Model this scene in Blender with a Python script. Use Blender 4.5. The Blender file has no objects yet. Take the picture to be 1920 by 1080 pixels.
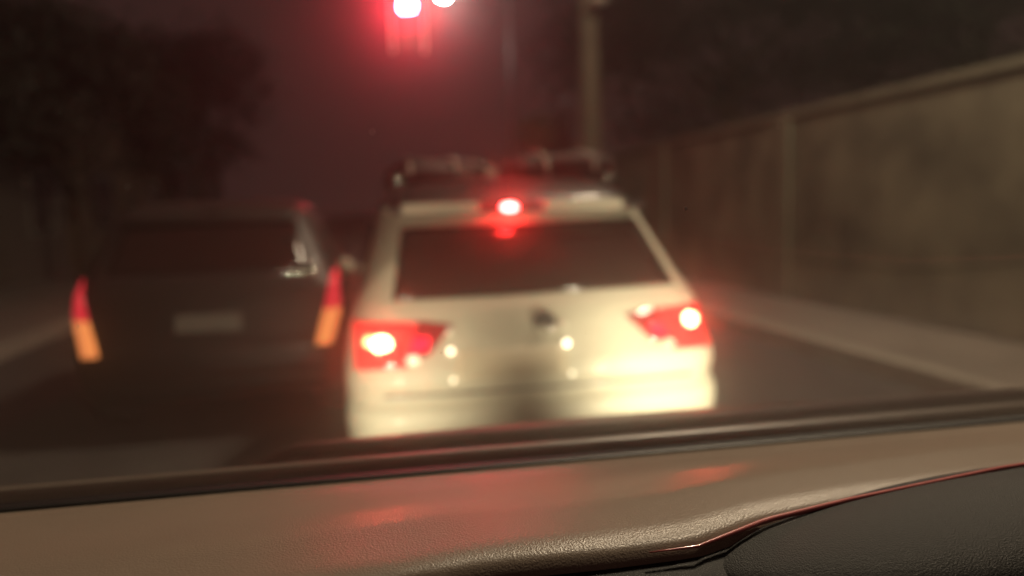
import bpy, bmesh, math, random
import numpy as np
from mathutils import Vector, Matrix
R = math.radians
random.seed(7)
scene = bpy.context.scene
COL = scene.collection

# ------------------------------------------------------------------ camera
F_PX, AZ, PITCH, ROLL = 1400.0, R(11.5), R(-6.1), R(1.7)
cam_d = bpy.data.cameras.new('camera'); cam = bpy.data.objects.new('camera', cam_d); COL.objects.link(cam)
scene.camera = cam
cam_d.sensor_width = 36.0; cam_d.lens = F_PX / 1920 * 36.0
cam_d.clip_start = 0.02; cam_d.clip_end = 2000
fw = Vector((math.sin(AZ)*math.cos(PITCH), math.cos(AZ)*math.cos(PITCH), math.sin(PITCH)))
r0 = Vector((math.cos(AZ), -math.sin(AZ), 0)); u0 = r0.cross(fw)
rr = math.cos(ROLL)*r0 - math.sin(ROLL)*u0; uu = math.cos(ROLL)*u0 + math.sin(ROLL)*r0
m = Matrix.Identity(4)
for i in range(3):
    m[i][0] = rr[i]; m[i][1] = uu[i]; m[i][2] = -fw[i]
m[0][3], m[1][3], m[2][3] = 0, 0, 1.42
cam.matrix_world = m
cam_d.dof.use_dof = True; cam_d.dof.focus_distance = 0.88; cam_d.dof.aperture_fstop = 1.35

# ------------------------------------------------------------------ world, exposure
world = bpy.data.worlds.new('World'); scene.world = world; world.use_nodes = True
wn = world.node_tree; bg = wn.nodes['Background']
bg.inputs['Color'].default_value = (0.042, 0.020, 0.017, 1); bg.inputs['Strength'].default_value = .62
scene.view_settings.view_transform = 'Standard'; scene.view_settings.look = 'None'
scene.view_settings.exposure = 0.0; scene.view_settings.gamma = 1.0
scene.cycles.use_denoising = True
scene.cycles.max_bounces = 6; scene.cycles.volume_bounces = 1; scene.cycles.transparent_max_bounces = 16
scene.cycles.sample_clamp_indirect = 4.0
HALO = 0.17           # share of light the misted windscreen scatters
HEAD = 58.0           # headlamp strength
ADDED_LAMP = 1400.0  # power of the added street lamp outside the view

# ------------------------------------------------------------------ helpers
def link(o, parent=None):
    COL.objects.link(o)
    if parent: o.parent = parent
    return o
def tag(o, label=None, cat=None, group=None, kind=None):
    for k, v in (('label', label), ('category', cat), ('group', group), ('kind', kind)):
        if v: o[k] = v
    return o
def empty(name, loc=(0, 0, 0), rz=0):
    o = bpy.data.objects.new(name, None); o.location = loc; o.rotation_euler = (0, 0, rz)
    o.empty_display_size = .2
    return link(o)
def obj(name, bm, mat, parent=None, smooth=False, bevel=0, angle=35):
    me = bpy.data.meshes.new(name)
    bmesh.ops.recalc_face_normals(bm, faces=bm.faces[:])
    bm.to_mesh(me); bm.free()
    o = bpy.data.objects.new(name, me)
    for mm in (mat if isinstance(mat, (list, tuple)) else [mat]): me.materials.append(mm)
    if smooth: me.polygons.foreach_set('use_smooth', [True]*len(me.polygons))
    if bevel:
        b = o.modifiers.new('bevel', 'BEVEL'); b.width = bevel; b.segments = 2; b.limit_method = 'ANGLE'; b.angle_limit = R(angle)
    return link(o, parent)
def box(bm, x0, x1, y0, y1, z0, z1, M=None):
    r = bmesh.ops.create_cube(bm, size=1)
    for v in r['verts']:
        v.co = Vector(((x0+x1)/2 + v.co.x*(x1-x0), (y0+y1)/2 + v.co.y*(y1-y0), (z0+z1)/2 + v.co.z*(z1-z0)))
        if M: v.co = M @ v.co
    return bm
def tube(bm, pts, rad, seg=10, cap=True):
    pts = [Vector(p) for p in pts]; n = len(pts)
    rad = rad if isinstance(rad, (list, tuple)) else [rad]*n
    rings = []
    for i, p in enumerate(pts):
        d = (pts[min(i+1, n-1)] - pts[max(i-1, 0)]).normalized()
        a = Vector((0, 0, 1)) if abs(d.z) < .9 else Vector((1, 0, 0))
        s = d.cross(a).normalized(); t = d.cross(s).normalized()
        rings.append([bm.verts.new(p + rad[i]*(math.cos(k*2*math.pi/seg)*s + math.sin(k*2*math.pi/seg)*t)) for k in range(seg)])
    for a, b in zip(rings, rings[1:]):
        for k in range(seg):
            bm.faces.new((a[k], a[(k+1) % seg], b[(k+1) % seg], b[k]))
    if cap:
        bm.faces.new(rings[0]); bm.faces.new(rings[-1])
    return bm
def disc(bm, c, rad, depth, seg=24, axis='Y', rx=1.0):
    """short cylinder with its axis along Y (or X), front at c, going back by depth"""
    c = Vector(c); a, b = [], []
    for k in range(seg):
        t = k*2*math.pi/seg; p, q = rad*math.cos(t)*rx, rad*math.sin(t)
        if axis == 'Y':
            a.append(bm.verts.new(c + Vector((p, 0, q)))); b.append(bm.verts.new(c + Vector((p, depth, q))))
        else:
            a.append(bm.verts.new(c + Vector((0, p, q)))); b.append(bm.verts.new(c + Vector((depth, p, q))))
    bm.faces.new(a); bm.faces.new(b)
    for k in range(seg): bm.faces.new((a[k], a[(k+1) % seg], b[(k+1) % seg], b[k]))
    return bm

# ------------------------------------------------------------------ materials
def mat(name, color, rough=.6, metal=0, bump=0, scale=30, var=.0, coat=0, spec=.5, emit=None, estr=0, detail=6, vscale=None):
    mt = bpy.data.materials.new(name); mt.use_nodes = True
    nt = mt.node_tree; b = nt.nodes['Principled BSDF']
    b.inputs['Base Color'].default_value = (*color, 1); b.inputs['Roughness'].default_value = rough
    b.inputs['Metallic'].default_value = metal; b.inputs['Coat Weight'].default_value = coat
    b.inputs['Coat Roughness'].default_value = .06; b.inputs['Specular IOR Level'].default_value = spec
    tc = nt.nodes.new('ShaderNodeTexCoord')
    if var:
        n = nt.nodes.new('ShaderNodeTexNoise'); n.inputs['Scale'].default_value = vscale or scale*.2; n.inputs['Detail'].default_value = 5
        nt.links.new(tc.outputs['Object'], n.inputs['Vector'])
        r = nt.nodes.new('ShaderNodeValToRGB')
        r.color_ramp.elements[0].position = .3; r.color_ramp.elements[1].position = .7
        r.color_ramp.elements[0].color = (*[c*(1-var) for c in color], 1); r.color_ramp.elements[1].color = (*[min(1, c*(1+var)) for c in color], 1)
        nt.links.new(n.outputs['Fac'], r.inputs['Fac']); nt.links.new(r.outputs['Color'], b.inputs['Base Color'])
    if bump:
        n = nt.nodes.new('ShaderNodeTexNoise'); n.inputs['Scale'].default_value = scale; n.inputs['Detail'].default_value = detail
        nt.links.new(tc.outputs['Object'], n.inputs['Vector'])
        u = nt.nodes.new('ShaderNodeBump'); u.inputs['Strength'].default_value = bump; u.inputs['Distance'].default_value = .01
        nt.links.new(n.outputs['Fac'], u.inputs['Height']); nt.links.new(u.outputs['Normal'], b.inputs['Normal'])
    if emit:
        b.inputs['Emission Color'].default_value = (*emit, 1); b.inputs['Emission Strength'].default_value = estr
    return mt
M_white = mat('white_paint', (.58, .55, .43), .5, var=.03, vscale=1.5, coat=.08, spec=.3)
M_black = mat('black_paint', (.012, .010, .010), .42, coat=.3)
M_dark = mat('dark_paint', (.022, .014, .012), .5, coat=.1)
M_silver = mat('silver_paint', (.34, .27, .22), .3, metal=.3, coat=.8)
M_glass = mat('dark_glass', (.022, .009, .008), .10, spec=.3)
M_sglass = mat('tinted_side_glass', (.015, .010, .009), .35, spec=.1)
M_trim = mat('black_plastic', (.02, .018, .017), .5, bump=.1, scale=200)
M_rubber = mat('tyre_rubber', (.02, .02, .02), .85, bump=.2, scale=80)
M_rim = mat('rim_alloy', (.5, .5, .5), .3, metal=1)
M_chrome = mat('chrome', (.8, .78, .74), .12, metal=1)
M_badge = mat('badge_dark', (.05, .05, .05), .2, metal=.6)
M_plate2 = mat('plate_unlit', (.16, .14, .12), .6, bump=.2, scale=40, var=.2, vscale=9)  # plate colour darkened so that it looks unlit
M_plate = mat('plate_beige', (.62, .55, .40), .5)
M_lens = mat('red_lens', (.35, .01, .015), .15, coat=1, emit=(1, .03, .03), estr=1.15)
M_lensdim = mat('red_lens_dim', (.30, .008, .014), .15, coat=1, emit=(1, .0, .02), estr=.05)
M_inner = mat('red_lamp_inner', (.35, .0, .01), .15, emit=(1, .0, .03), estr=3)
M_hot = mat('brake_lamp_hot', (.9, .5, .3), .3, emit=(1, .085, .042), estr=95)
M_warm = mat('brake_lamp_warm', (.9, .5, .3), .3, emit=(1, .20, .05), estr=9)
M_third = mat('third_brake_lamp', (.9, .1, .1), .3, emit=(1, .022, .02), estr=190)
M_orange = mat('orange_lens', (.8, .3, .05), .3, emit=(1, .30, .09), estr=.95)
M_redl = mat('tall_red_lens', (.5, .02, .03), .3, emit=(1, .04, .06), estr=.7)
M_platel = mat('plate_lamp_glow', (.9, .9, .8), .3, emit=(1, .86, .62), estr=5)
M_plateglint = mat('plate_glint', (.9, .9, .8), .3, emit=(1, .86, .58), estr=2.2)  # glints at the lower plate corners, given a glow of their own
M_stud = mat('stud_glow', (.9, .8, .6), .12, metal=1)
M_clear = mat('clear_lens', (.9, .85, .7), .1, coat=1, emit=(1, .88, .6), estr=1.0)

def asphalt():
    mt = mat('asphalt', (.05, .046, .044), .7, bump=.5, scale=60, var=.3, vscale=3, detail=10)
    return mt
M_road = asphalt()
M_pave = mat('pavement', (.16, .14, .12), .85, bump=.3, scale=25, var=.2, vscale=2)
M_kerb = mat('kerb_stone', (.28, .26, .22), .8, bump=.2, scale=30, var=.15, vscale=4)
M_line = mat('road_paint', (.7, .68, .6), .7, bump=.3, scale=80, var=.12, vscale=9)
M_soil = mat('ground_soil', (.07, .055, .04), .95, bump=.6, scale=6, var=.3, vscale=.6)
M_wall = mat('wall_render', (.115, .105, .072), .9, bump=.6, scale=9, var=.55, vscale=1.3)
M_cope = mat('wall_coping', (.12, .112, .078), .85, bump=.3, scale=14, var=.2, vscale=2)
M_conc = mat('pole_concrete', (.15, .13, .09), .85, bump=.3, scale=20, var=.15, vscale=3)
M_bark = mat('bark', (.07, .05, .035), .95, bump=.8, scale=20, var=.3, vscale=4)
M_leaf = mat('leaves', (.06, .075, .03), .6, var=.45, vscale=2.2)
M_leaf2 = mat('dark_leaves', (.018, .02, .012), .6, var=.45, vscale=2.2)
M_metal = mat('grey_metal', (.22, .22, .21), .5, metal=.5, bump=.05, scale=40)
M_house = mat('house_render', (.11, .085, .07), .9, bump=.3, scale=10, var=.2, vscale=.5)
M_house2 = mat('house_render_ochre', (.15, .10, .06), .9, bump=.3, scale=10, var=.2, vscale=.5)
M_roof = mat('roof_tile', (.08, .04, .03), .8, bump=.4, scale=20)
M_window = mat('window_glass', (.02, .02, .022), .1)
M_shutter = mat('door_paint', (.09, .07, .05), .7, bump=.1, scale=40)

# ------------------------------------------------------------------ cars
class Body:
    """horizontal slices: z, half width, rear y, front y; crown = bow of the tail in plan, rr = corner radius"""
    def __init__(s, rows, crown=.06, rr=.16, rf=.45, fcrown=.12):
        a = np.array(rows, float); s.a = a; s.crown, s.rr, s.rf, s.fc = crown, rr, rf, fcrown
        s.z0, s.z1 = a[0, 0], a[-1, 0]
    def q(s, z):
        a = s.a
        return tuple(float(np.interp(z, a[:, 0], a[:, i])) for i in (1, 2, 3))
    def rear(s, x, z):
        hw, yr, yf = s.q(z); ax = min(abs(x), hw); c = max(0, (ax-(hw-s.rr))/s.rr)
        return yr + s.crown*(ax/hw)**2 + s.rr*(1-math.sqrt(max(0, 1-c*c)))
    def loop(s, z, k=1.0):
        hw, yr, yf = s.q(z); rr_, rf = min(s.rr, hw*.6), min(s.rf, hw*.6); P = []
        for i in range(25):
            x = -(hw-rr_) + 2*(hw-rr_)*i/24; P.append((x, yr + s.crown*(x/hw)**2))
        for i in range(1, 9):
            t = math.pi/2*i/8; x = hw-rr_+rr_*math.sin(t); P.append((x, yr+s.crown*(x/hw)**2+rr_*(1-math.cos(t))))
        ya, yb = yr+s.crown+rr_, yf-s.fc-rf
        for i in range(1, 16): P.append((hw, ya+(yb-ya)*i/16))
        for i in range(0, 9):
            t = math.pi/2*i/8; x = hw-rf+rf*math.cos(t); P.append((x, yf-rf+rf*math.sin(t)-s.fc*(x/hw)**2))
        for i in range(1, 12):
            x = (hw-rf)*(1-2*i/12); P.append((x, yf-s.fc*(x/hw)**2))
        for i in range(0, 9):
            t = math.pi/2*(1-i/8); x = -(hw-rf+rf*math.cos(t)); P.append((x, yf-rf+rf*math.sin(t)-s.fc*(x/hw)**2))
        for i in range(1, 16): P.append((-hw, yb+(ya-yb)*i/16))
        for i in range(0, 8):
            t = math.pi/2*(1-i/8); x = -(hw-rr_+rr_*math.sin(t)); P.append((x, yr+s.crown*(x/hw)**2+rr_*(1-math.cos(t))))
        return P
    def mesh(s, za, zb, step=.02, capt=True):
        bm = bmesh.new(); n = max(2, int(round((zb-za)/step))); rings = []
        for j in range(n+1):
            z = za+(zb-za)*j/n; rings.append([bm.verts.new((x, y, z)) for x, y in s.loop(z)])
        for a, b in zip(rings, rings[1:]):
            for k in range(len(a)): bm.faces.new((a[k], a[(k+1) % len(a)], b[(k+1) % len(a)], b[k]))
        bm.faces.new(rings[0])
        if capt: bm.faces.new(rings[-1])
        return bm
    def patch(s, quad, out=.006, thick=.02, nx=16, nz=10, bulge=0):
        """four (x, z) corners laid on the tail, standing out from it"""
        (ax, az_), (bx, bz), (cx, cz), (dx, dz) = quad; bm = bmesh.new(); f, g = [], []
        for j in range(nz+1):
            v = j/nz
            for i in range(nx+1):
                u = i/nx
                x = (ax*(1-u)+bx*u)*(1-v)+(dx*(1-u)+cx*u)*v; z = (az_*(1-u)+bz*u)*(1-v)+(dz*(1-u)+cz*u)*v
                y = s.rear(x, z); e = bulge*16*u*(1-u)*v*(1-v)
                f.append(bm.verts.new((x, y-out-e, z))); g.append(bm.verts.new((x, y-out+thick, z)))
        W = nx+1
        for j in range(nz):
            for i in range(nx):
                a = j*W+i; bm.faces.new((f[a], f[a+1], f[a+W+1], f[a+W])); bm.faces.new((g[a], g[a+W], g[a+W+1], g[a+1]))
        ring = [i for i in range(nx+1)]+[j*W+nx for j in range(1, nz+1)]+[nz*W+i for i in range(nx-1, -1, -1)]+[j*W for j in range(nz-1, 0, -1)]
        for a, b in zip(ring, ring[1:]+ring[:1]): bm.faces.new((f[a], f[b], g[b], g[a]))
        return bm
    def spatch(s, sign, quad, out=.005, thick=.02):
        """four (y, z) corners laid on a flank"""
        bm = bmesh.new(); nx, nz = 8, 8; f, g = [], []
        (ay, az_), (by, bz), (cy, cz), (dy, dz) = quad
        for j in range(nz+1):
            v = j/nz
            for i in range(nx+1):
                u = i/nx
                y = (ay*(1-u)+by*u)*(1-v)+(dy*(1-u)+cy*u)*v; z = (az_*(1-u)+bz*u)*(1-v)+(dz*(1-u)+cz*u)*v
                x = s.q(z)[0]
                f.append(bm.verts.new((sign*(x+out), y, z))); g.append(bm.verts.new((sign*(x+out-thick), y, z)))
        W = nx+1
        for j in range(nz):
            for i in range(nx):
                a = j*W+i; bm.faces.new((f[a], f[a+1], f[a+W+1], f[a+W])); bm.faces.new((g[a], g[a+W], g[a+W+1], g[a+1]))
        ring = [i for i in range(nx+1)]+[j*W+nx for j in range(1, nz+1)]+[nz*W+i for i in range(nx-1, -1, -1)]+[j*W for j in range(nz-1, 0, -1)]
        for a, b in zip(ring, ring[1:]+ring[:1]): bm.faces.new((f[a], f[b], g[b], g[a]))
        return bm
def wheels(root, hw, ys, rad=.32):
    for y in ys:
        for sg in (-1, 1):
            arch = bmesh.new(); pts = [(sg*(hw-.02), y+(rad+.05)*math.cos(t), .0+rad+(rad+.05)*math.sin(t)) for t in [math.pi*k/14 for k in range(15)]]
            tube(arch, pts, .035, 8); obj('wheel_arch', arch, M_trim, root, True)
            w = bmesh.new(); x = sg*(hw+.005)
            disc(w, (x, y, rad), rad, -sg*.21, 32, 'X'); wh = obj('wheel', w, M_rubber, root, bevel=.03)
            r = bmesh.new(); disc(r, (x+sg*.004, y, rad), rad*.3, -sg*.05, 16, 'X')
            for k in range(5):
                a = 2*math.pi*k/5
                box(r, x-sg*.03, x+sg*.003, -rad*.07, rad*.07, 0, rad*.66, Matrix.Translation((0, y, rad)) @ Matrix.Rotation(a, 4, 'X'))
            obj('rim', r, M_rim, wh)
def handles(root, body, spots):
    for sg in (-1, 1):
        for y, z in spots:
            b = bmesh.new(); x = body.q(z)[0]; tube(b, [(sg*(x+.0), y-.08, z), (sg*(x+.03), y-.06, z), (sg*(x+.03), y+.06, z), (sg*x, y+.08, z)], .011, 8)
            obj('door_handle', b, M_trim, root, True)

# --- the white crossover straight ahead --------------------------------------
W_X = .775
white = empty('white_crossover', (W_X, 3.06, 0))
tag(white, 'white compact crossover with black roof and lit brake lamps, close behind the dashboard', 'car', kind=None)
WB = Body([(.24, .76, .14, 4.00), (.30, .82, .08, 4.06), (.42, .855, .012, 4.10), (.53, .865, 0, 4.12), (.575, .865, .012, 4.12), (.60, .862, .040, 4.12),
           (.64, .860, .052, 4.10), (.67, .862, .034, 4.08), (.70, .864, .024, 4.06), (.75, .862, .034, 4.02), (.80, .856, .066, 3.95), (.85, .846, .095, 3.80), (.93, .832, .125, 3.3), (.98, .822, .150, 2.95),
           (1.04, .795, .20, 2.85), (1.10, .765, .25, 2.74), (1.25, .715, .385, 2.45), (1.38, .672, .50, 2.18), (1.43, .655, .545, 2.08),
           (1.47, .640, .57, 1.98), (1.52, .60, .66, 1.85), (1.56, .54, .80, 1.68), (1.585, .46, 1.0, 1.5), (1.595, .36, 1.2, 1.35)])
obj('body', WB.mesh(.24, 1.435, .0145), M_white, white, True)
obj('roof', WB.mesh(1.437, 1.595, .01), M_black, white, True)
obj('bumper_lower_trim', WB.patch(((-.74, .25), (.74, .25), (.76, .36), (-.76, .36)), .012, .03, 30, 4), M_trim, white, True)
obj('bumper_seam', WB.patch(((-.70, .632), (.70, .632), (.70, .645), (-.70, .645)), .004, .01, 30, 2), M_trim, white)
rw = obj('rear_window', WB.patch(((-.642, 1.032), (.690, 1.042), (.610, 1.352), (-.575, 1.342)), .006, .02, 30, 12), M_glass, white, True)
# spoiler: a dark centre that holds the third brake lamp, pale blades either side
sp = bmesh.new()
box(sp, -.62, .62, .43, .66, 1.405, 1.440); so = obj('spoiler', sp, M_black, white, bevel=.012)
for x0, x1 in ((-.575, -.21), (.10, .50)):
    b = bmesh.new(); box(b, x0, x1, .412, .60, 1.408, 1.452); obj('spoiler_blade', b, M_white, so, bevel=.012)
b = bmesh.new(); disc(b, (-.068, .405, 1.425), .019, .03, 24, rx=1.9); obj('third_brake_lamp', b, M_third, white)
b = bmesh.new(); tube(b, [(.02, .95, 1.585), (.02, .90, 1.64), (.02, .93, 1.645), (.02, 1.04, 1.585)], [.02, .012, .01, .02], 8); obj('antenna', b, M_black, white, True)
for sg in (-1, 1):
    b = bmesh.new(); x = sg*.565
    tube(b, [(x, .80, 1.545), (x, .88, 1.59), (x, 1.15, 1.615), (x, 1.6, 1.62), (x, 1.95, 1.56)], .016, 8); obj('roof_rail', b, M_chrome, white, True)
# tail lamps: outer block and inner part that tapers to a tip
for sg in (-1, 1):
    S = lambda q: [(sg*x, z) for x, z in q]
    tl = obj('tail_lamp', WB.patch(S(((.815, .760), (.60, .763), (.545, .940), (.818, .950))), .016, .05, 14, 10, .01), M_lens, white, True)
    obj('inner_lens', WB.patch(S(((.598, .782), (.50, .812), (.395, .925), (.543, .945))), .014, .04, 12, 8, .006), M_lensdim, tl, True)
    obj('inner_lamp', WB.patch(S(((.585, .825), (.51, .830), (.495, .880), (.560, .885))), .032, .02, 6, 6, .004), M_inner, tl, True)
    for bx, bz, br, bw in (((-.700, .862, .034, 1.25), (-.752, .872, .024, 1.0)) if sg < 0 else ((.708, .886, .032, 1.0),)):
        b = bmesh.new(); disc(b, (bx, WB.rear(bx, bz)-.040, bz), br, .03, 24, rx=bw); obj('brake_bulb', b, M_hot if br > .025 else M_warm, tl, bevel=.004)
    b = bmesh.new(); disc(b, (sg*.575, WB.rear(.575, .79)-.03, .795), .018, .02, 20, rx=1.5)
    if sg < 0: obj('reversing_lens', b, M_clear, tl)
    else: obj('reversing_lens', b, M_white, tl)
    # door mirror
    b = bmesh.new(); bmesh.ops.create_uvsphere(b, u_segments=16, v_segments=10, radius=1)
    for v in b.verts: v.co = Vector((sg*.875 + v.co.x*.055, 2.45+v.co.y*.05, 1.03+v.co.z*.065))
    mr = obj('door_mirror', b, M_white, white, True)
    # side glass and handles
    obj('side_window', WB.spatch(sg, ((.78, 1.08), (1.52, 1.05), (1.50, 1.36), (.88, 1.36))), M_glass, white, True)
    obj('side_window', WB.spatch(sg, ((1.58, 1.05), (2.40, 1.04), (2.10, 1.37), (1.58, 1.37))), M_glass, white, True)
handles(white, WB, ((1.0, .93), (1.9, .93)))
wheels(white, .845, (.80, 3.35))
# round emblem: dark disc, pale ring, warm spot; a monogram of two crossed bars
bd = bmesh.new(); yb = WB.rear(.01, .93)-.012; disc(bd, (.012, yb, .915), .052, .02, 32); bdo = obj('emblem', bd, M_badge, white, bevel=.004)
b = bmesh.new(); tube(b, [(.012+.05*math.cos(t), yb-.004, .915+.05*math.sin(t)) for t in [2*math.pi*k/28 for k in range(29)]], .0045, 8, False); obj('emblem_ring', b, M_chrome, bdo, True)
b = bmesh.new(); bmesh.ops.create_uvsphere(b, u_segments=14, v_segments=8, radius=.015)
for v in b.verts: v.co += Vector((.030, yb-.006, .890))
obj('emblem_boss', b, M_chrome, bdo, True)
# number plate (blank, as in the picture), its upper lamps, lower glints as glowing dots, and screws
pl = obj('number_plate', WB.patch(((-.40, .70), (.09, .70), (.09, .815), (-.40, .815)), .012, .02, 12, 6), M_plate, white, True)
for x, z, r_, mt in ((-.412, .822, .011, M_platel), (.098, .824, .014, M_platel), (-.412, .706, .010, M_plateglint), (.102, .700, .010, M_plateglint)):
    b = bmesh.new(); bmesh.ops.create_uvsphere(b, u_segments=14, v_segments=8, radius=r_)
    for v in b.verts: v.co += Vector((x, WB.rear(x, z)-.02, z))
    obj('plate_lamp_glint', b, mt, white, True)
M_white_cap = mat('screw_cap', (.95, .92, .80), .2, coat=1)
for x, z in ((-.408, .90), (.095, .902)):
    b = bmesh.new(); bmesh.ops.create_uvsphere(b, u_segments=12, v_segments=8, radius=.017)
    for v in b.verts: v.co += Vector((x, WB.rear(x, z)-.014, z))
    obj('plate_screw', b, M_white_cap, white, True)

# two soft bags tied on the black roof
def bag(label, loc, sx, sy, sz, seed):
    rd = random.Random(seed); r_ = empty('luggage_bag', loc); tag(r_, label, 'bag', 'bags on the roof of the white crossover')
    bm = bmesh.new(); bmesh.ops.create_icosphere(bm, subdivisions=4, radius=1)
    ph = [rd.uniform(0, 6) for _ in range(4)]
    for v in bm.verts:
        c = v.co; q = lambda a: math.copysign(abs(a)**.65, a)
        w = 1+.07*math.sin(5*c.x+ph[0])+.06*math.sin(7*c.y+4*c.z+ph[1])+.04*math.sin(9*c.x+6*c.y+ph[2])
        v.co = Vector((q(c.x)*sx*w, q(c.y)*sy*w, max(-.6, q(c.z))*sz*w))
    obj('fabric', bm, M_bag, r_, True)
    for k in (-.45, .45):
        b = bmesh.new(); tube(b, [(k*sx+.01*math.cos(t), math.cos(t)*sy*1.07, max(-.5, math.sin(t))*sz*1.1) for t in [math.pi*i/16 for i in range(17)]], .012, 8); obj('strap', b, M_strap, r_, True)
M_bag = mat('bag_fabric', (.03, .018, .015), .8, bump=.6, scale=30, var=.3, vscale=5)
M_strap = mat('pale_strap', (.30, .25, .20), .6)
bag('dark soft bag tied on the right side of the white crossover roof', (W_X+.40, 4.35, 1.60), .30, .34, .13, 2)
bag('smaller dark bag tied on the left side of the white crossover roof', (W_X-.36, 4.30, 1.60), .27, .32, .10, 9)

# --- dark hatchback in the left lane -------------------------------------------
dark = empty('dark_hatchback', (-.955, 4.92, 0))
tag(dark, 'dark hatchback in the left lane with tall tail lamps, red above orange', 'car')
DB = Body([(.24, .78, .12, 3.9), (.32, .82, .05, 4.0), (.45, .835, 0, 4.05), (.58, .84, 0, 4.05), (.66, .84, .03, 4.0), (.75, .84, .05, 3.9), (.90, .838, .08, 3.5), (.96, .83, .10, 3.1), (1.02, .80, .13, 2.95),
           (1.10, .765, .17, 2.8), (1.30, .69, .30, 2.4), (1.42, .64, .40, 2.15), (1.47, .61, .46, 2.0), (1.51, .54, .60, 1.8), (1.535, .42, .85, 1.5)], crown=.07, rr=.15)
obj('body', DB.mesh(.24, 1.535, .018), M_dark, dark, True)
obj('rear_window', DB.patch(((-.62, 1.07), (.62, 1.07), (.54, 1.38), (-.54, 1.38)), .006, .02, 24, 10), M_glass, dark, True)
obj('chrome_strip', DB.patch(((-.66, 1.035), (.66, 1.035), (.66, 1.055), (-.66, 1.055)), .010, .02, 24, 2), M_chrome, dark, True)
obj('bumper_trim', DB.patch(((-.76, .28), (.76, .28), (.78, .40), (-.78, .40)), .012, .03, 24, 3), M_trim, dark, True)
obj('number_plate', DB.patch(((-.20, .70), (.20, .70), (.20, .81), (-.20, .81)), .012, .02, 10, 4), M_plate2, dark)
obj('spoiler', DB.patch(((-.56, 1.40), (.56, 1.40), (.55, 1.43), (-.55, 1.43)), .06, .10, 20, 3), M_dark, dark, True)
b = bmesh.new(); disc(b, (0, DB.rear(0, 1.45)-.01, 1.455), .012, .02, 16, rx=5); obj('third_brake_lamp', b, M_glass, dark)
for sg in (-1, 1):
    S = lambda q: [(sg*x, z) for x, z in q]
    tl = obj('tail_lamp', DB.patch(S(((.822, .80), (.71, .80), (.775, 1.04), (.808, 1.04))), .020, .05, 8, 10, .008), M_redl, dark, True)
    obj('indicator_lens', DB.patch(S(((.75, .575), (.65, .58), (.71, .795), (.822, .795))), .020, .05, 8, 8, .008), M_orange, tl, True)
    obj('side_window', DB.spatch(sg, ((.55, 1.06), (1.5, 1.05), (1.48, 1.38), (.70, 1.38))), M_sglass, dark, True)
    obj('side_window', DB.spatch(sg, ((1.56, 1.05), (2.4, 1.05), (2.0, 1.38), (1.56, 1.38))), M_sglass, dark, True)
wheels(dark, .84, (.72, 3.25), .30)
handles(dark, DB, ((1.0, .92), (1.9, .92)))

# --- silver people carrier ahead of the white car ------------------------------
van = empty('people_carrier', (1.20, 8.75, 0))
tag(van, 'tall silver people carrier with a curved roofline, waiting ahead of the white crossover', 'van')
VB = Body([(.30, .82, .08, 4.4), (.45, .88, 0, 4.5), (.90, .88, .03, 4.4), (1.05, .86, .05, 4.0), (1.15, .84, .08, 3.8), (1.5, .77, .18, 3.3), (1.75, .70, .27, 3.0), (1.88, .63, .36, 2.8), (1.97, .52, .48, 2.6), (2.03, .40, .62, 2.4), (2.06, .25, .9, 2.1)], crown=.08, rr=.2)
obj('body', VB.mesh(.30, 2.06, .025), M_silver, van, True)
obj('rear_window', VB.patch(((-.64, 1.15), (.64, 1.15), (.50, 1.80), (-.50, 1.80)), .006, .02, 20, 10), M_glass, van, True)
for sg in (-1, 1):
    S = lambda q: [(sg*x, z) for x, z in q]
    obj('tail_lamp', VB.patch(S(((.86, .9), (.72, .9), (.70, 1.25), (.80, 1.25))), .012, .05, 8, 8, .006), M_redl, van, True)
    obj('side_window', VB.spatch(sg, ((.5, 1.15), (2.9, 1.15), (2.6, 1.72), (.7, 1.72))), M_glass, van, True)
b = bmesh.new(); disc(b, (0, VB.rear(0, 1.86)-.01, 1.86), .014, .02, 16, rx=6); obj('third_brake_lamp', b, M_glass, van)
wheels(van, .865, (.85, 3.6), .33)

# ------------------------------------------------------------------ the car the picture is taken from
own = empty('viewer_car', (0, 0, 0)); own.rotation_euler = (0, R(.6), 0)
tag(own, 'front of the car the picture is taken from, textured grey dashboard under a misted windscreen', 'car')
M_dash = mat('dash_grain', (.31, .25, .195), .32, bump=.17, coat=0, scale=420, var=.08, vscale=3, spec=.6, detail=3)
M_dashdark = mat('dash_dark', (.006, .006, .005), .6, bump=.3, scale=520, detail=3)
def pad_edge(x): return float(np.interp(x, [-1.0, -.2, .11, .25, .36, .47, .60, .9, 1.4, 2.2], [.71, .75, .785, .78, .782, .82, .84, .87, .87, .82]))
bm = bmesh.new(); NX, NY = 90, 26; grid = []
for i in range(NX+1):
    x = -1.0+3.0*i/NX; row = []
    e = pad_edge(x)
    for j in range(NY+1):
        t = j/NY; y = e+(1.205-e)*t
        tt = min(1, max(0, (t-.30)/.64)); z = .985 + .050*(1-(.5*tt+.5*tt*tt*(3-2*tt))) - .010*max(0, (.10-t)/.10)**2
        row.append(bm.verts.new((x, y, z)))
    row.insert(0, bm.verts.new((x, e-.012, .98)))
    grid.append(row)
for i in range(NX):
    for j in range(len(grid[0])-1): bm.faces.new((grid[i][j], grid[i+1][j], grid[i+1][j+1], grid[i][j+1]))
d = obj('dashboard', bm, M_dash, own, True)
s = d.modifiers.new('solid', 'SOLIDIFY'); s.thickness = .008; s.offset = -1
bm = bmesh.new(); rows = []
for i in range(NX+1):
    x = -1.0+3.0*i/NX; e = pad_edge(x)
    rows.append([bm.verts.new((x, e-.004, 1.010)), bm.verts.new((x, e-.05, .99)), bm.verts.new((x, e-.12, .88)), bm.verts.new((x, e-.15, .70))])
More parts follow.
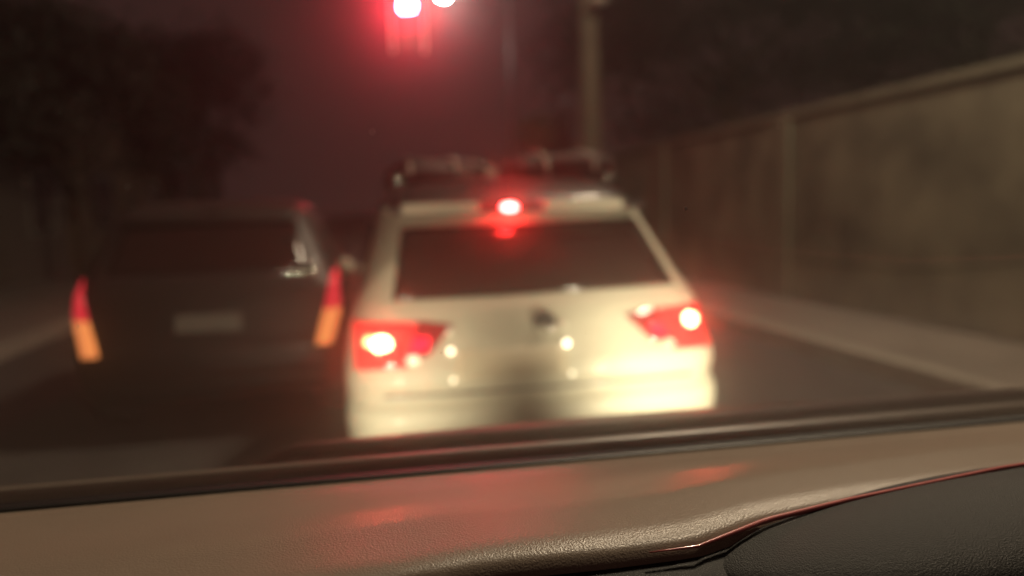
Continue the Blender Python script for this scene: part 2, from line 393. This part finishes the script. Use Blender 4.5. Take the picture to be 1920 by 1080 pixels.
for i in range(NX):
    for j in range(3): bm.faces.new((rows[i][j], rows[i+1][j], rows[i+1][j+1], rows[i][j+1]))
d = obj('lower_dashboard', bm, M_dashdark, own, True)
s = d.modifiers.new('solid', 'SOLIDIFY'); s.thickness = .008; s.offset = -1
# instrument hood, its rim highlight made as a pink tube, at the lower right
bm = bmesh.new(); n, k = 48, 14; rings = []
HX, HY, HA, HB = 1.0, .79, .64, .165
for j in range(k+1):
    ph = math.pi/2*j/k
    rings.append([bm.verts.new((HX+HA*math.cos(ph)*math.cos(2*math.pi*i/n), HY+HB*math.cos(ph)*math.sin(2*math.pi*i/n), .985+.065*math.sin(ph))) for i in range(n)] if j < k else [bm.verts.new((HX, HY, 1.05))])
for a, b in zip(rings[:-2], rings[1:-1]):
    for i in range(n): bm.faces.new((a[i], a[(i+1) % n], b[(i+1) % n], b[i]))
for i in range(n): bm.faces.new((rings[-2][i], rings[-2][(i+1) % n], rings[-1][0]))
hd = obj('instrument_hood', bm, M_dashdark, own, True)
M_rimhighlight = mat('rim_highlight_pink', (.8, .25, .24), .2, coat=1)  # pink colour paints in the highlight along the rim
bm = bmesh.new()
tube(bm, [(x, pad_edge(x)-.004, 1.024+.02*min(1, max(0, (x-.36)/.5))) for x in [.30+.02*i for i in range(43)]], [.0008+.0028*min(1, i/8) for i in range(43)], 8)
obj('rim_highlight', bm, M_rimhighlight, own, True)
# strip along the foot of the windscreen, black seal, cowl and bonnet
M_strip = mat('satin_strip', (.13, .11, .09), .4)
bm = bmesh.new(); box(bm, -1.0, 2.0, 1.207, 1.240, .94, .9895); obj('black_seal', bm, M_trim, own, bevel=.006)
bm = bmesh.new(); box(bm, -1.0, 2.0, 1.262, 1.290, .93, 1.001); obj('scuttle_strip', bm, M_strip, own, bevel=.008)
bm = bmesh.new(); box(bm, -.9, 1.9, 1.305, 1.37, .90, .955); obj('cowl', bm, M_trim, own, bevel=.01)
M_bonnet = mat('maroon_bonnet', (.030, .010, .009), .5, spec=.3)
bm = bmesh.new(); rows = []
OC, OW = .65, .92
for i in range(61):
    x = OC-OW+2*OW*i/60; u = (x-OC)/OW; row = []
    for j in range(31):
        t = j/30; y = 1.375+.02*u*u+(.86-.22*u*u)*t
        z = .996 - .002*u*u - .27*t**1.25 - .16*max(0, abs(u)-.88)/.12*.35 - .25*max(0, t-.93)/.07*.6
        row.append(bm.verts.new((x, y, z)))
    rows.append(row)
for i in range(60):
    for j in range(30): bm.faces.new((rows[i][j], rows[i+1][j], rows[i+1][j+1], rows[i][j+1]))
d = obj('bonnet', bm, M_bonnet, own, True)
s = d.modifiers.new('solid', 'SOLIDIFY'); s.thickness = .02; s.offset = -1
bm = bmesh.new(); box(bm, OC-.90, OC+.90, 1.95, 2.17, .30, .62); obj('front_bumper', bm, M_bonnet, own, bevel=.08)
M_headglow = mat('headlamp_glow', (.9, .9, .8), .2, emit=(1, .86, .58), estr=3)
for x, tilt, k in ((OC-.66, -5, 1.0), (OC+.70, 7, 2.0)):
    b = bmesh.new(); disc(b, (x, 2.20, .56), .055, -.06, 24); hl = obj('headlamp', b, M_headglow, own)
    ld = bpy.data.lights.new('headlamp_beam', 'SPOT'); ld.energy = HEAD*k; ld.color = (1, .87, .60); ld.spot_size = R(100); ld.spot_blend = 1.0; ld.shadow_soft_size = .05
    lo = bpy.data.objects.new('headlamp_beam', ld); link(lo, hl); lo.location = (x, 2.27, .62); lo.rotation_euler = (R(99), 0, R(-tilt))
# windscreen: a thin slanted slab of misted glass
WA = math.atan2(1.9-1.0, 1.215-.15)   # rises towards the driver
ws = bpy.data.materials.new('misted_glass'); ws.use_nodes = True; nt = ws.node_tree; nt.nodes.clear()
out = nt.nodes.new('ShaderNodeOutputMaterial')
tr = nt.nodes.new('ShaderNodeBsdfTransparent'); gl = nt.nodes.new('ShaderNodeBsdfGlossy'); gl.inputs['Roughness'].default_value = .05
mx = nt.nodes.new('ShaderNodeMixShader'); fr = nt.nodes.new('ShaderNodeFresnel'); fr.inputs['IOR'].default_value = 1.25
geo = nt.nodes.new('ShaderNodeNewGeometry'); inv = nt.nodes.new('ShaderNodeMath'); inv.operation = 'SUBTRACT'; inv.inputs[0].default_value = 1.0
nt.links.new(geo.outputs['Backfacing'], inv.inputs[1])
mul = nt.nodes.new('ShaderNodeMath'); mul.operation = 'MULTIPLY'
nt.links.new(fr.outputs[0], mul.inputs[0]); nt.links.new(inv.outputs[0], mul.inputs[1])
nt.links.new(mul.outputs[0], mx.inputs[0]); nt.links.new(tr.outputs[0], mx.inputs[1]); nt.links.new(gl.outputs[0], mx.inputs[2]); nt.links.new(mx.outputs[0], out.inputs['Surface'])
L = .0075
v1 = nt.nodes.new('ShaderNodeVolumeScatter'); v1.inputs['Color'].default_value = (1, 1, 1, 1); v1.inputs['Density'].default_value = HALO*.88/L; v1.inputs['Anisotropy'].default_value = .965
v2 = nt.nodes.new('ShaderNodeVolumeScatter'); v2.inputs['Color'].default_value = (1, .96, .94, 1); v2.inputs['Density'].default_value = HALO*.12/L; v2.inputs['Anisotropy'].default_value = .82
va = nt.nodes.new('ShaderNodeAddShader'); nt.links.new(v1.outputs[0], va.inputs[0]); nt.links.new(v2.outputs[0], va.inputs[1]); nt.links.new(va.outputs[0], out.inputs['Volume'])
def screen_pt(x, t, off=0):
    y = 1.208 + (.15-1.208)*t; z = .999+(1.9-.999)*t
    nrm = Vector((0, -(1.9-.999), -(1.208-.15))).normalized()   # towards the cabin
    return Vector((x, y, z)) + nrm*off
bm = bmesh.new(); vs = []
for off in (0, .005):
    for t in (0, 1):
        for x in (-1.1, 2.1): vs.append(bm.verts.new(screen_pt(x, t, off)))
a = vs
for q in ((0, 1, 3, 2), (4, 6, 7, 5), (0, 4, 5, 1), (2, 3, 7, 6), (0, 2, 6, 4), (1, 5, 7, 3)): bm.faces.new([a[i] for i in q])
wso = obj('windscreen', bm, ws, own)
M_speck = mat('water_speck', (.9, .85, .8), .25, emit=None)
rs = random.Random(3)
specks = [(-.0, .545, .0007), (.095, .52, .0009), (.31, .470, .0012), (.005, .44, .0008), (.2, .35, .0006), (.08, .28, .0007), (.36, .55, .0006), (.26, .30, .0006), (-.2, .5, .0008), (-.3, .35, .0007)]
for x, t, r_ in specks:
    b = bmesh.new(); bmesh.ops.create_uvsphere(b, u_segments=8, v_segments=6, radius=1); c = screen_pt(x, t, .0065)
    for v in b.verts: v.co = c + Vector((v.co.x*r_, v.co.y*r_, v.co.z*r_*1.6))
    obj('water_speck', b, M_speck, wso, True)

# ------------------------------------------------------------------ ground, road, pavements
def struct(name, bm, m_): return tag(obj(name, bm, m_), kind='structure')
bm = bmesh.new(); box(bm, -400, 400, -60, 700, -.6, -.02); struct('ground', bm, M_soil)
bm = bmesh.new(); box(bm, -3.7, 4.0, -60, 400, -.3, 0); struct('road', bm, M_road)
bm = bmesh.new(); box(bm, 4.15, 5.5, -60, 400, -.3, .14); struct('pavement', bm, M_pave)
bm = bmesh.new(); box(bm, -7.0, -3.85, -60, 400, -.3, .14); struct('pavement', bm, M_pave)
bm = bmesh.new(); box(bm, 4.0, 4.15, -60, 400, -.3, .15); struct('kerb', bm, M_kerb)
bm = bmesh.new(); box(bm, -3.85, -3.7, -60, 400, -.3, .15); struct('kerb', bm, M_kerb)
bm = bmesh.new()
for k in range(40):
    y = -4+k*6; box(bm, -.13, -.03, y, y+2.5, -.01, .004)
struct('lane_marking', bm, M_line)

# ------------------------------------------------------------------ wall on the right
wl = empty('boundary_wall', (5.5, 8, 0)); tag(wl, 'tall olive grey rendered wall with piers beside the right pavement', 'wall')
bm = bmesh.new(); box(bm, .03, .25, -14, 22, .14, 2.46); obj('wall_face', bm, M_wall, wl, bevel=.01)
bm = bmesh.new(); box(bm, -.01, .30, -14, 22, 2.463, 2.56); obj('coping', bm, M_cope, wl, bevel=.015)
for y in (-11, -7, -3, 1, 5, 9, 13, 17, 21):
    bm = bmesh.new(); box(bm, -.03, .027, y-.18, y+.18, .14, 2.46); obj('pier', bm, M_cope, wl, bevel=.01)

# ------------------------------------------------------------------ poles, signal, lamps
cp = empty('concrete_pole', (4.55, 14.2, .14)); tag(cp, 'thick pale concrete pole standing on the right pavement near the wall', 'pole')
bm = bmesh.new(); tube(bm, [(0, 0, 0), (0, 0, 4), (0, 0, 8.6)], [.23, .20, .14], 20); obj('shaft', bm, M_conc, cp, True)
bm = bmesh.new(); tube(bm, [(0, 0, 5.9), (-1.0, -.1, 6.05), (-3.53, -.2, 6.1)], [.07, .06, .045], 12); obj('mast_arm', bm, M_metal, cp, True)
bm = bmesh.new(); tube(bm, [(0, -.25, 4.95), (0, -.6, 5.02)], [.03, .03], 8); obj('lamp_bracket', bm, M_metal, cp, True)
bm = bmesh.new(); bmesh.ops.create_uvsphere(bm, u_segments=18, v_segments=10, radius=1)
for v in bm.verts: v.co = Vector((v.co.x*.17, -.62+v.co.y*.24, 5.03+v.co.z*.09))
obj('lamp_bowl', bm, mat('pale_bowl', (.6, .58, .5), .2, coat=1), cp, True)

sg = empty('traffic_light', (1.075, 14.0, 0)); tag(sg, 'traffic light showing red, hanging from the overhead arm with a pale edged backplate', 'traffic light')
M_sig = mat('signal_black', (.012, .01, .01), .5)
bm = bmesh.new(); box(bm, -.27, .27, .03, .06, 4.30, 5.36); obj('backplate', bm, M_sig, sg, bevel=.01)
M_edge = mat('glowing_border', (.75, .72, .66), .5, emit=(1, .6, .5), estr=.10)  # border is no lamp; a faint glow is put into it
for x in (-.29, .29):
    bm = bmesh.new(); box(bm, x-.022, x+.022, .015, .05, 4.29, 5.38); obj('backplate_border', bm, M_edge, sg, bevel=.01)
bm = bmesh.new(); box(bm, -.16, .16, .065, .28, 4.36, 5.31); obj('housing', bm, M_sig, sg, bevel=.03)
M_sred = mat('signal_red', (.9, .1, .1), .3, emit=(1, .03, .055), estr=900)
M_soff = mat('signal_unlit', (.03, .03, .02), .3, coat=1)
for z, mt in ((5.105, M_sred), (4.83, M_soff), (4.555, M_soff)):
    bm = bmesh.new(); disc(bm, (0, .005, z), .125 if mt is M_sred else .11, .03, 32); obj('signal_lens', bm, mt, sg)
    bm = bmesh.new(); rg = []
    for y in (.02, -.17):
        rg.append([bm.verts.new((.150*math.cos(t), y, z+.150*math.sin(t))) for t in [math.pi*(-.1+1.2*k/18) for k in range(19)]])
    for k in range(18): bm.faces.new((rg[0][k], rg[0][k+1], rg[1][k+1], rg[1][k]))
    h = obj('visor', bm, M_sig, sg, True); s = h.modifiers.new('solid', 'SOLIDIFY'); s.thickness = .006
bm = bmesh.new(); tube(bm, [(0, .17, 5.3), (0, .1, 6.22)], .03, 8); obj('hanger', bm, M_metal, sg, True)

def street_lamp(name, label, loc, height, reach, estr, col, power, side=1, lamp_r=.2):
    r_ = empty(name, loc); tag(r_, label, 'street lamp', 'street lamps along the road')
    bm = bmesh.new(); tube(bm, [(0, 0, 0), (0, 0, height*.6), (0, 0, height)], [.10, .08, .06], 14); obj('pole', bm, M_metal, r_, True)
    bm = bmesh.new(); tube(bm, [(0, 0, height-.05), (side*reach*.4, 0, height+.15), (side*reach, 0, height+.15)], .04, 10); obj('arm', bm, M_metal, r_, True)
    bm = bmesh.new(); box(bm, side*reach-.3, side*reach+.3, -.15, .15, height+.10, height+.2); hd_ = obj('lamp_head', bm, M_metal, r_, bevel=.03)
    em = mat('lamp_glow', (.9, .9, .9), .3, emit=col, estr=estr)
    bm = bmesh.new(); bmesh.ops.create_uvsphere(bm, u_segments=16, v_segments=8, radius=1)
    for v in bm.verts: v.co = Vector((side*reach+v.co.x*lamp_r, v.co.y*lamp_r*.7, height+.06+v.co.z*lamp_r*.7))
    obj('lamp_bulb', bm, em, hd_, True)
    if power:
        ld = bpy.data.lights.new('lamp_light', 'POINT'); ld.energy = power; ld.color = col; ld.shadow_soft_size = .25
        lo = bpy.data.objects.new('lamp_light', ld); link(lo, hd_); lo.location = (side*reach, 0, height-.35)
street_lamp('street_lamp', 'white lit street lamp on an arm beside the red traffic light', (6.3, 30, .1), 9.55, 2.57, 420, (1, .95, .85), 0, -1, .18)
street_lamp('street_lamp', 'added street lamp out of view on the right pavement, lighting dashboard and wall', (4.9, 4.2, .14), 7.2, 1.4, 8, (1, .80, .55), ADDED_LAMP, -1, .16)  # added out of view to light the dashboard, wall and cars

# ------------------------------------------------------------------ trees
def tree(name, label, loc, h, spread, n, leafm, crown_z, group, seed, leaf=.12):
    rd = random.Random(seed); r_ = empty(name, loc); tag(r_, label, 'tree', group)
    bm = bmesh.new(); tube(bm, [(0, 0, -.1), (.05, .03, crown_z*.5), (-.03, .05, crown_z), (.0, 0, h*.85)], [h*.035, h*.026, h*.02, h*.006], 10)
    tips = []
    for k in range(11):
        a = rd.uniform(0, 6.28); z0 = crown_z*.8+rd.random()*(h-crown_z)*.5; l = spread*rd.uniform(.55, 1.0)
        t = Vector((math.cos(a)*l, math.sin(a)*l, z0+rd.uniform(.15, .55)*(h-crown_z)))
        tube(bm, [(0, 0, z0), (t.x*.5, t.y*.5, z0+(t.z-z0)*.6), t], [h*.012, h*.008, h*.003], 6); tips.append(t)
    obj('trunk', bm, M_bark, r_, True)
    for k in range(8):
        a = rd.uniform(0, 6.28); tips.append(Vector((math.cos(a)*spread*.4, math.sin(a)*spread*.4, h*rd.uniform(.8, 1.0))))
    bm = bmesh.new()
    for k in range(n):
        c = rd.choice(tips); rad = spread*.38
        p = c + Vector((rd.gauss(0, rad*.5), rd.gauss(0, rad*.5), rd.gauss(0, rad*.38)))
        u = Vector((rd.gauss(0, 1), rd.gauss(0, 1), rd.gauss(0, 1))).normalized(); w = u.orthogonal().normalized(); s_ = leaf*rd.uniform(.6, 1.3)
        vs_ = [bm.verts.new(p+u*s_), bm.verts.new(p+w*s_*.45), bm.verts.new(p-u*s_), bm.verts.new(p-w*s_*.45)]
        bm.faces.new(vs_)
    me_ = bpy.data.meshes.new('crown'); bm.to_mesh(me_); bm.free(); me_.materials.append(leafm)
    link(bpy.data.objects.new('crown', me_), r_)
tree('garden_tree', 'small leafy tree showing above the car roofs, left of the concrete pole', (4.5, 17.5, .14), 3.5, .9, 2600, M_leaf, 1.9, None, 5, .09)
tree('broad_tree', 'broad dark tree behind the right wall, next to the concrete pole', (10.2, 19, 0), 8.5, 4.2, 14000, M_leaf2, 2.4, 'dark trees behind the walls', 11, .17)
tree('broad_tree', 'dark tree behind the nearer part of the right wall', (13.2, 14, 0), 7.5, 3.6, 9000, M_leaf2, 2.4, 'dark trees behind the walls', 14, .15)
tree('broad_tree', 'low dark tree beside the left pavement beyond the dark hatchback', (-5.6, 17, .1), 5.2, 2.0, 5000, M_leaf2, 2.2, 'dark trees behind the walls', 12, .14)
tree('broad_tree', 'tall dark tree far down the left pavement', (-5.8, 30, .1), 8.0, 3.0, 5000, M_leaf2, 3.0, 'dark trees behind the walls', 13, .2)

# ------------------------------------------------------------------ houses on the left
def house(label, loc, w, dpt, h, m_, wins, seed):
    r_ = empty('terraced_house', loc); tag(r_, label, 'house', 'houses along the left pavement')
    bm = bmesh.new(); box(bm, -w, 0, 0, dpt, 0, h); obj('wall', bm, m_, r_, bevel=.02)
    bm = bmesh.new()
    v = [bm.verts.new(c) for c in ((.3, -.2, h), (.3, dpt+.2, h), (-w-.3, dpt+.2, h), (-w-.3, -.2, h), (-w/2, -.2, h+1.6), (-w/2, dpt+.2, h+1.6))]
    for q in ((0, 1, 5, 4), (2, 3, 4, 5), (0, 4, 3), (1, 2, 5), (0, 3, 2, 1)): bm.faces.new([v[i] for i in q])
    obj('roof', bm, M_roof, r_)
    for y, z, ww, hh in wins:
        bm = bmesh.new(); 
        box(bm, .003, .05, y-ww/2-.06, y+ww/2+.06, z-.06, z+.0); box(bm, .003, .05, y-ww/2-.06, y+ww/2+.06, z+hh, z+hh+.06)
        box(bm, .003, .048, y-ww/2-.06, y-ww/2, z, z+hh); box(bm, .003, .048, y+ww/2, y+ww/2+.06, z, z+hh); box(bm, .003, .04, y-.02, y+.02, z, z+hh)
        f_ = obj('window_frame', bm, M_kerb, r_)
        bm = bmesh.new(); box(bm, .003, .015, y-ww/2, y+ww/2, z, z+hh); obj('pane', bm, M_window, f_)
    bm = bmesh.new(); box(bm, .003, .05, dpt*.5-.45, dpt*.5+.45, 0, 2.1); dr = obj('door', bm, M_shutter, r_, bevel=.01)
    bm = bmesh.new(); tube(bm, [(.05, dpt*.5+.3, 1.0), (.10, dpt*.5+.3, 1.0), (.10, dpt*.5+.18, 1.0)], .012, 8); obj('door_handle', bm, M_chrome, dr)
house('low brown house with two upper windows, nearest on the left', (-7.05, 12.5, .1), 7, 8, 5.4, M_house, ((1.6, 1.1, 1.2, 1.3), (6.4, 1.1, 1.2, 1.3), (1.6, 3.5, 1.2, 1.2), (6.4, 3.5, 1.2, 1.2)), 1)
house('ochre house behind the small left tree', (-7.05, 21.5, .1), 7, 9, 6.2, M_house2, ((1.8, 1.1, 1.3, 1.4), (7.2, 1.1, 1.3, 1.4), (1.8, 4.0, 1.3, 1.3), (7.2, 4.0, 1.3, 1.3)), 2)
house('far brown house at the end of the left row', (-7.05, 32, .1), 7, 11, 5.6, M_house, ((2, 1.1, 1.3, 1.4), (8.6, 1.1, 1.3, 1.4), (5.4, 3.6, 1.3, 1.3)), 3)
